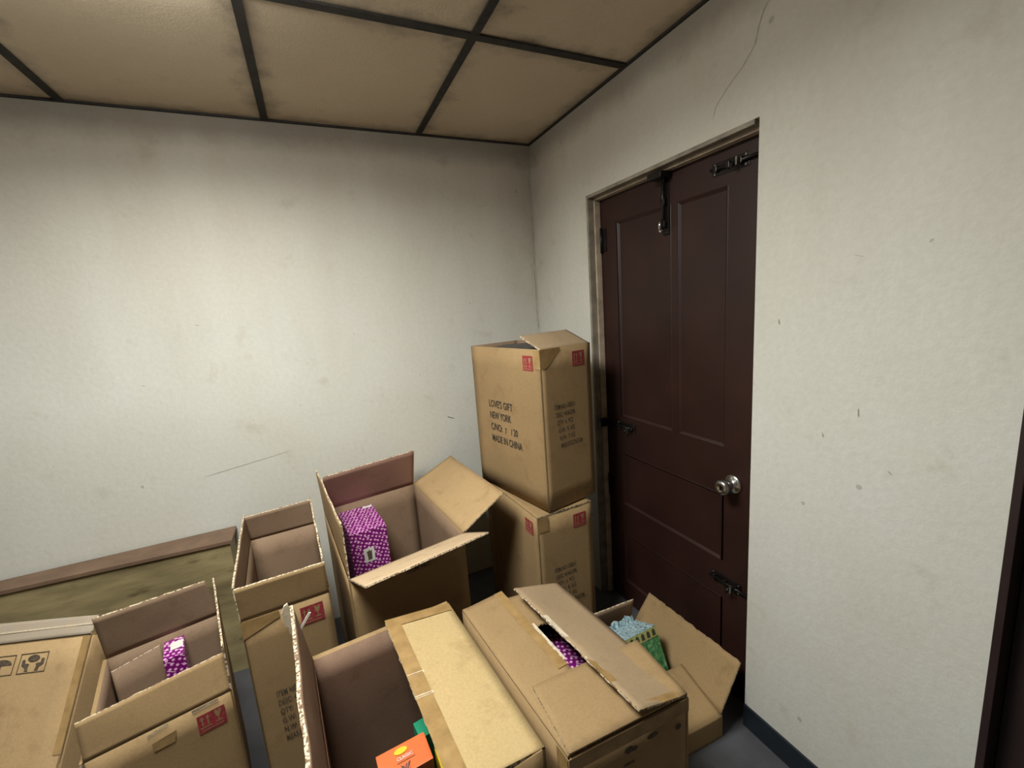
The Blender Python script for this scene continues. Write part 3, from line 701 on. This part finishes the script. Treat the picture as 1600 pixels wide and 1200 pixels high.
# F: carton leaning back against the plywood board
F = thing('cardboard_carton', 'tan carton tipped back in the left corner, printed with umbrella and globe icons', 'box', (0, 0, 0))
yaw = math.radians(-20); tilt = math.radians(34)
ex = Vector((math.cos(yaw), math.sin(yaw), 0)); fd = Vector((math.sin(yaw), -math.cos(yaw), 0)); upv = Vector((0, 0, 1))
Dv = -upv * math.cos(tilt) + fd * math.sin(tilt); Bv = -fd * math.cos(tilt) - upv * math.sin(tilt)
P = Vector((-1.94996, -.5628, .6)); LW, HH, DD = .56, .645, .11
Fb = P - ex * LW / 2 + Dv * HH + Bv * DD
F.location = Fb
bm = bmesh.new()
cs = [P - ex * LW, P, P + Dv * HH, P - ex * LW + Dv * HH]
for (p, q, r_, s_, n_) in ((cs[3], cs[2], cs[0], cs[1], Bv), (cs[2], cs[2] + Bv * DD, cs[1], cs[1] + Bv * DD, -ex), (cs[3] + Bv * DD, cs[3], cs[0] + Bv * DD, cs[0], ex),
                        (cs[2] + Bv * DD, cs[3] + Bv * DD, cs[1] + Bv * DD, cs[0] + Bv * DD, -Bv), (cs[0], cs[1], cs[0] + Bv * DD, cs[1] + Bv * DD, Dv), (cs[3], cs[2], cs[3] + Bv * DD, cs[2] + Bv * DD, -Dv)):
    patch(bm, p - Fb, q - Fb, r_ - Fb, s_ - Fb, n_, T, nu=8, nv=8, wob=.0, mi_in=0, mi_out=0, mi_edge=0)
link('carton_body', bm, ['kraft_F'], F)
bm = bmesh.new(); v_ = (-fd * .040 + upv * .034)
patch(bm, cs[0] - Fb, P - Fb, cs[0] - Fb + v_ * 1.25, P - Fb + v_, (fd * .034 + upv * .040), T, wob=.002, mi_edge=1, mi_in=0)
o = link('flap', bm, ['kraft_dusty', 'edge'], F); o['label'] = 'dusty grey top flap'
bm = bmesh.new(); nn = (fd * .034 + upv * .040).normalized() * .0075
q0 = cs[0] - Fb + v_ * .5 + nn; q1 = P - Fb + v_ * .5 + nn
g = [[bm.verts.new(q0.lerp(q1, i / 12) + v_ * (.10 * j)) for i in range(13)] for j in range(2)]
for i in range(12): bm.faces.new((g[0][i], g[0][i + 1], g[1][i + 1], g[1][i]))
link('packing_tape', bm, 'tape_shine', F)
fr = (P - Fb - Bv * .0015, ex, -Dv)
def frame_rect(x0, y0, x1, y1, t=.0022): return [(rect(x0, y0, x1, y0 + t), 0, 0), (rect(x0, y1 - t, x1, y1), 0, 0), (rect(x0, y0, x0 + t, y1), 0, 0), (rect(x1 - t, y0, x1, y1), 0, 0)]
ic = []
for x0, x1 in ((-.190, -.110), (-.280, -.203)): ic += frame_rect(x0, -.087, x1, -.034)
cx = -.150
ic.append((disc(cx, -.049, .017, .0095), 0, 0))                       # globe
for s in (-1, 1):                                                     # cupped hands
    ic.append(([(cx + s * .024, -.050), (cx + s * .032, -.052), (cx + s * .031, -.066), (cx + s * .020, -.073), (cx + s * .019, -.082), (cx + s * .009, -.082), (cx + s * .012, -.071), (cx + s * .009, -.064), (cx + s * .016, -.061), (cx + s * .021, -.063)][::s], 0, 0))
cx = -.241
ic.append((disc(cx, -.060, .030, .016, 16, 0, 180), 0, 0)); ic.append((rect(cx - .001, -.080, cx + .0015, -.058), 0, 0)); ic.append((rect(cx - .009, -.082, cx + .0015, -.0795), 0, 0))
flat('printed_icons', ic, fr, F, ['ink_soft'])
flat('packing_tape', [(rect(-.022, -.30, 0, -.004), 0, 0)], fr, F, ['tape'])

# ================================================================== BOARD BEHIND
K = thing('plywood_board', 'olive plywood panel with dark brown top edge leaning along the back wall', 'board', (-2.05, -.10, 0))
o0 = Vector((-2.05, -.10, 0))
def prism(bm, plan, z0, z1, mi=0):
    lo = [bm.verts.new(Vector((x, y, z0)) - o0) for x, y in plan]; hi = [bm.verts.new(Vector((x, y, z1)) - o0) for x, y in plan]; n = len(plan)
    bm.faces.new(lo[::-1]).material_index = mi; bm.faces.new(hi).material_index = mi
    for i in range(n): bm.faces.new((lo[i], lo[(i + 1) % n], hi[(i + 1) % n], hi[i])).material_index = mi
bm = bmesh.new(); prism(bm, [(-2.75, -.085), (-1.64, -.150), (-1.645, -.02), (-2.75, -.03)], 0, .606); link('plywood_panel', bm, 'ply', K)
bm = bmesh.new(); prism(bm, [(-2.75, -.095), (-1.628, -.160), (-1.632, -.012), (-2.75, -.02)], .606, .62); link('top_edge', bm, 'ply_top', K)

# ================================================================== GOODS IN THE CARTONS
def uv_box(name, L, W, H, mats, parent, bevel=.002):
    """box L x W x H centred in plan on the parent's origin, with metre-scaled UVs per face; mats = [sides, top]"""
    bm = bmesh.new(); add_box(bm, -L / 2, L / 2, -W / 2, W / 2, 0, H, bevel=bevel); bmesh.ops.recalc_face_normals(bm, faces=bm.faces[:])
    uv = bm.loops.layers.uv.new('UVMap')
    for f in bm.faces:
        n = f.normal; ax_ = max(range(3), key=lambda k: abs(n[k])); f.material_index = (1 if (ax_ == 2 and len(mats) > 1) else 0)
        for l in f.loops:
            c = l.vert.co; l[uv].uv = (c.y + .37, c.z) if ax_ == 0 else ((c.x, c.z) if ax_ == 1 else (c.x, c.y + .11))
    return link(name, bm, mats, parent)
def gift(label, x, y, z, yaw, L, W, H, group=None):
    t = thing('gift_box', label, 'box', (x, y, z), (0, 0, yaw), group)
    uv_box('box_shell', L, W, H, ['purple'], t); return t
# tall purple box in C
g1 = gift('tall purple box with white dots standing in the large open carton', -1.112, -.262, .006, .116, .155, .255, .612)
fr = (Vector((-.0775, -.1275 - .0012, 0)), Vector((1, 0, 0)), Vector((0, 0, 1)))
st = flat('sticker', [(rect(.048, .468, .092, .532), 0, 0)], fr, g1, ['white'])
flat('emblem', [([(.061, .477), (.079, .477), (.077, .487), (.074, .496), (.078, .507), (.081, .520), (.075, .515), (.070, .524), (.065, .515), (.059, .520), (.062, .507), (.066, .496), (.063, .487)], 0, 0)], (fr[0] + Vector((0, -.0008, 0)), fr[1], fr[2]), st, ['emblem'])
flat('sticker', [(rect(.108, .225, .150, .246), 0, 0)], (Vector((-.0775, -.1275, .6125)), Vector((1, 0, 0)), Vector((0, 1, 0))), g1, ['white'])
# small purple box in E
g2 = gift('slim purple dotted box with white sticker standing in the low open carton', -1.756, -.578, .006, .224, .055, .105, .472)
flat('sticker', [(rect(.018, .040, .052, .082), 0, 0)], (Vector((-.0275, -.0525, .4725)), Vector((1, 0, 0)), Vector((0, 1, 0))), g2, ['white'])
# purple box in I
gift('dark purple dotted box glimpsed through the gaping top of the half-closed carton', -.665, -1.25, .006, .03, .22, .26, .45)
# contents of H
t = thing('product_box', 'orange box with a yellow oval and red print standing in the torn carton', 'box', (-1.132, -1.243, .0085), (0, 0, .07))
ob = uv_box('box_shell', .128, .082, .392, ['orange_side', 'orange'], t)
topf = (Vector((-.064, -.041, .3935)), Vector((1, 0, 0)), Vector((0, 1, 0)))
flat('printed_oval', [(disc(.060, .062, .017, .009), 0, 0)], topf, t, ['yellow'])
text_obj('printed_text', [('CLASSIC', .046, .038, .008, .040)], topf, t, 'white', .001)
flat('printed_drawing', [(rect(.044, .031, .090, .0325), 0, 1), (disc(.062, .012, .010, .009, 14), 1, 0), ([(.050, .024), (.056, .006), (.060, .004), (.058, .018)], 0, 1), ([(.062, .006), (.066, .006), (.076, .026), (.070, .022)], 0, 1), ([(.058, .010), (.064, .022), (.067, .024), (.062, .009)], 0, 1)], topf, t, ['ink_soft', 'pink'])
t = thing('product_box', 'teal green box partly under the bright flap of the torn carton', 'box', (-1.045, -1.165, .0085), (0, 0, .15))
uv_box('box_shell', .085, .055, .375, ['green'], t)
t = thing('product_box', 'yellow box edge at the bottom beside the orange box in the torn carton', 'box', (-1.008, -1.285, .0085), (0, 0, .05))
uv_box('box_shell', .085, .12, .36, ['yellow'], t)
# green wrapped pack in J, leaning back
t = thing('gift_pack', 'green and pale blue printed pack in shiny wrap, tipped back in the shallow carton', 'gift pack', (-.245, -1.105, .006), (math.radians(-25), 0, .03))
pk = thing
bm = bmesh.new()
L_, W_, H_ = .20, .122, .220
z00 = .020
def gv(bm, x, y, z): return bm.verts.new((x, y, z))
add_box(bm, -L_ / 2, L_ / 2, -.075, -.075 + W_, z00, z00 + H_, bevel=.003); bmesh.ops.recalc_face_normals(bm, faces=bm.faces[:])
uv = bm.loops.layers.uv.new('UVMap')
for f in bm.faces:
    ax_ = max(range(3), key=lambda k: abs(f.normal[k])); f.material_index = 1 if (ax_ == 2 and f.normal.z > 0) else 0
    for l in f.loops:
        c = l.vert.co; l[uv].uv = (c.x, c.y) if ax_ == 2 else ((c.x, c.z) if ax_ == 1 else (c.y, c.z))
link('pack_shell', bm, ['green_print', 'blue_print'], t)
fr = (Vector((-L_ / 2, -.0765, z00)), Vector((1, 0, 0)), Vector((0, 0, 1)))
pl = [(rect(.002, H_ - .034, L_ - .002, H_ - .001), 0, 0)]
for k in range(7):
    x = .012 + k * .0265; pl.append(([(x + .002, H_ - .029), (x + .017, H_ - .029), (x + .017, H_ - .015)] + disc(x + .0095, H_ - .015, .0075, .009, 8, 0, 180) + [(x + .002, H_ - .015)], 1, 1))
flat('arched_border', pl, fr, t, ['gold', 'darkgreen'])
# crinkled wrapping end fin on the back of the pack
bm = bmesh.new(); rows = []
for j in range(4):
    rows.append([bm.verts.new((-.07 + .16 * i / 14, -.075 + W_ + .004 * math.sin(i * 2.1 + j), z00 + H_ - .03 + j * .018 + .006 * math.sin(i * 1.3))) for i in range(15)])
for j in range(3):
    for i in range(14): bm.faces.new((rows[j][i], rows[j][i + 1], rows[j + 1][i + 1], rows[j + 1][i]))
uvl = bm.loops.layers.uv.new('UVMap')
for f in bm.faces:
    for l in f.loops: l[uvl].uv = (l.vert.co.x, l.vert.co.z)
o = link('wrapper_end', bm, 'blue_print', t); sm = o.modifiers.new('s', 'SOLIDIFY'); sm.thickness = .0015
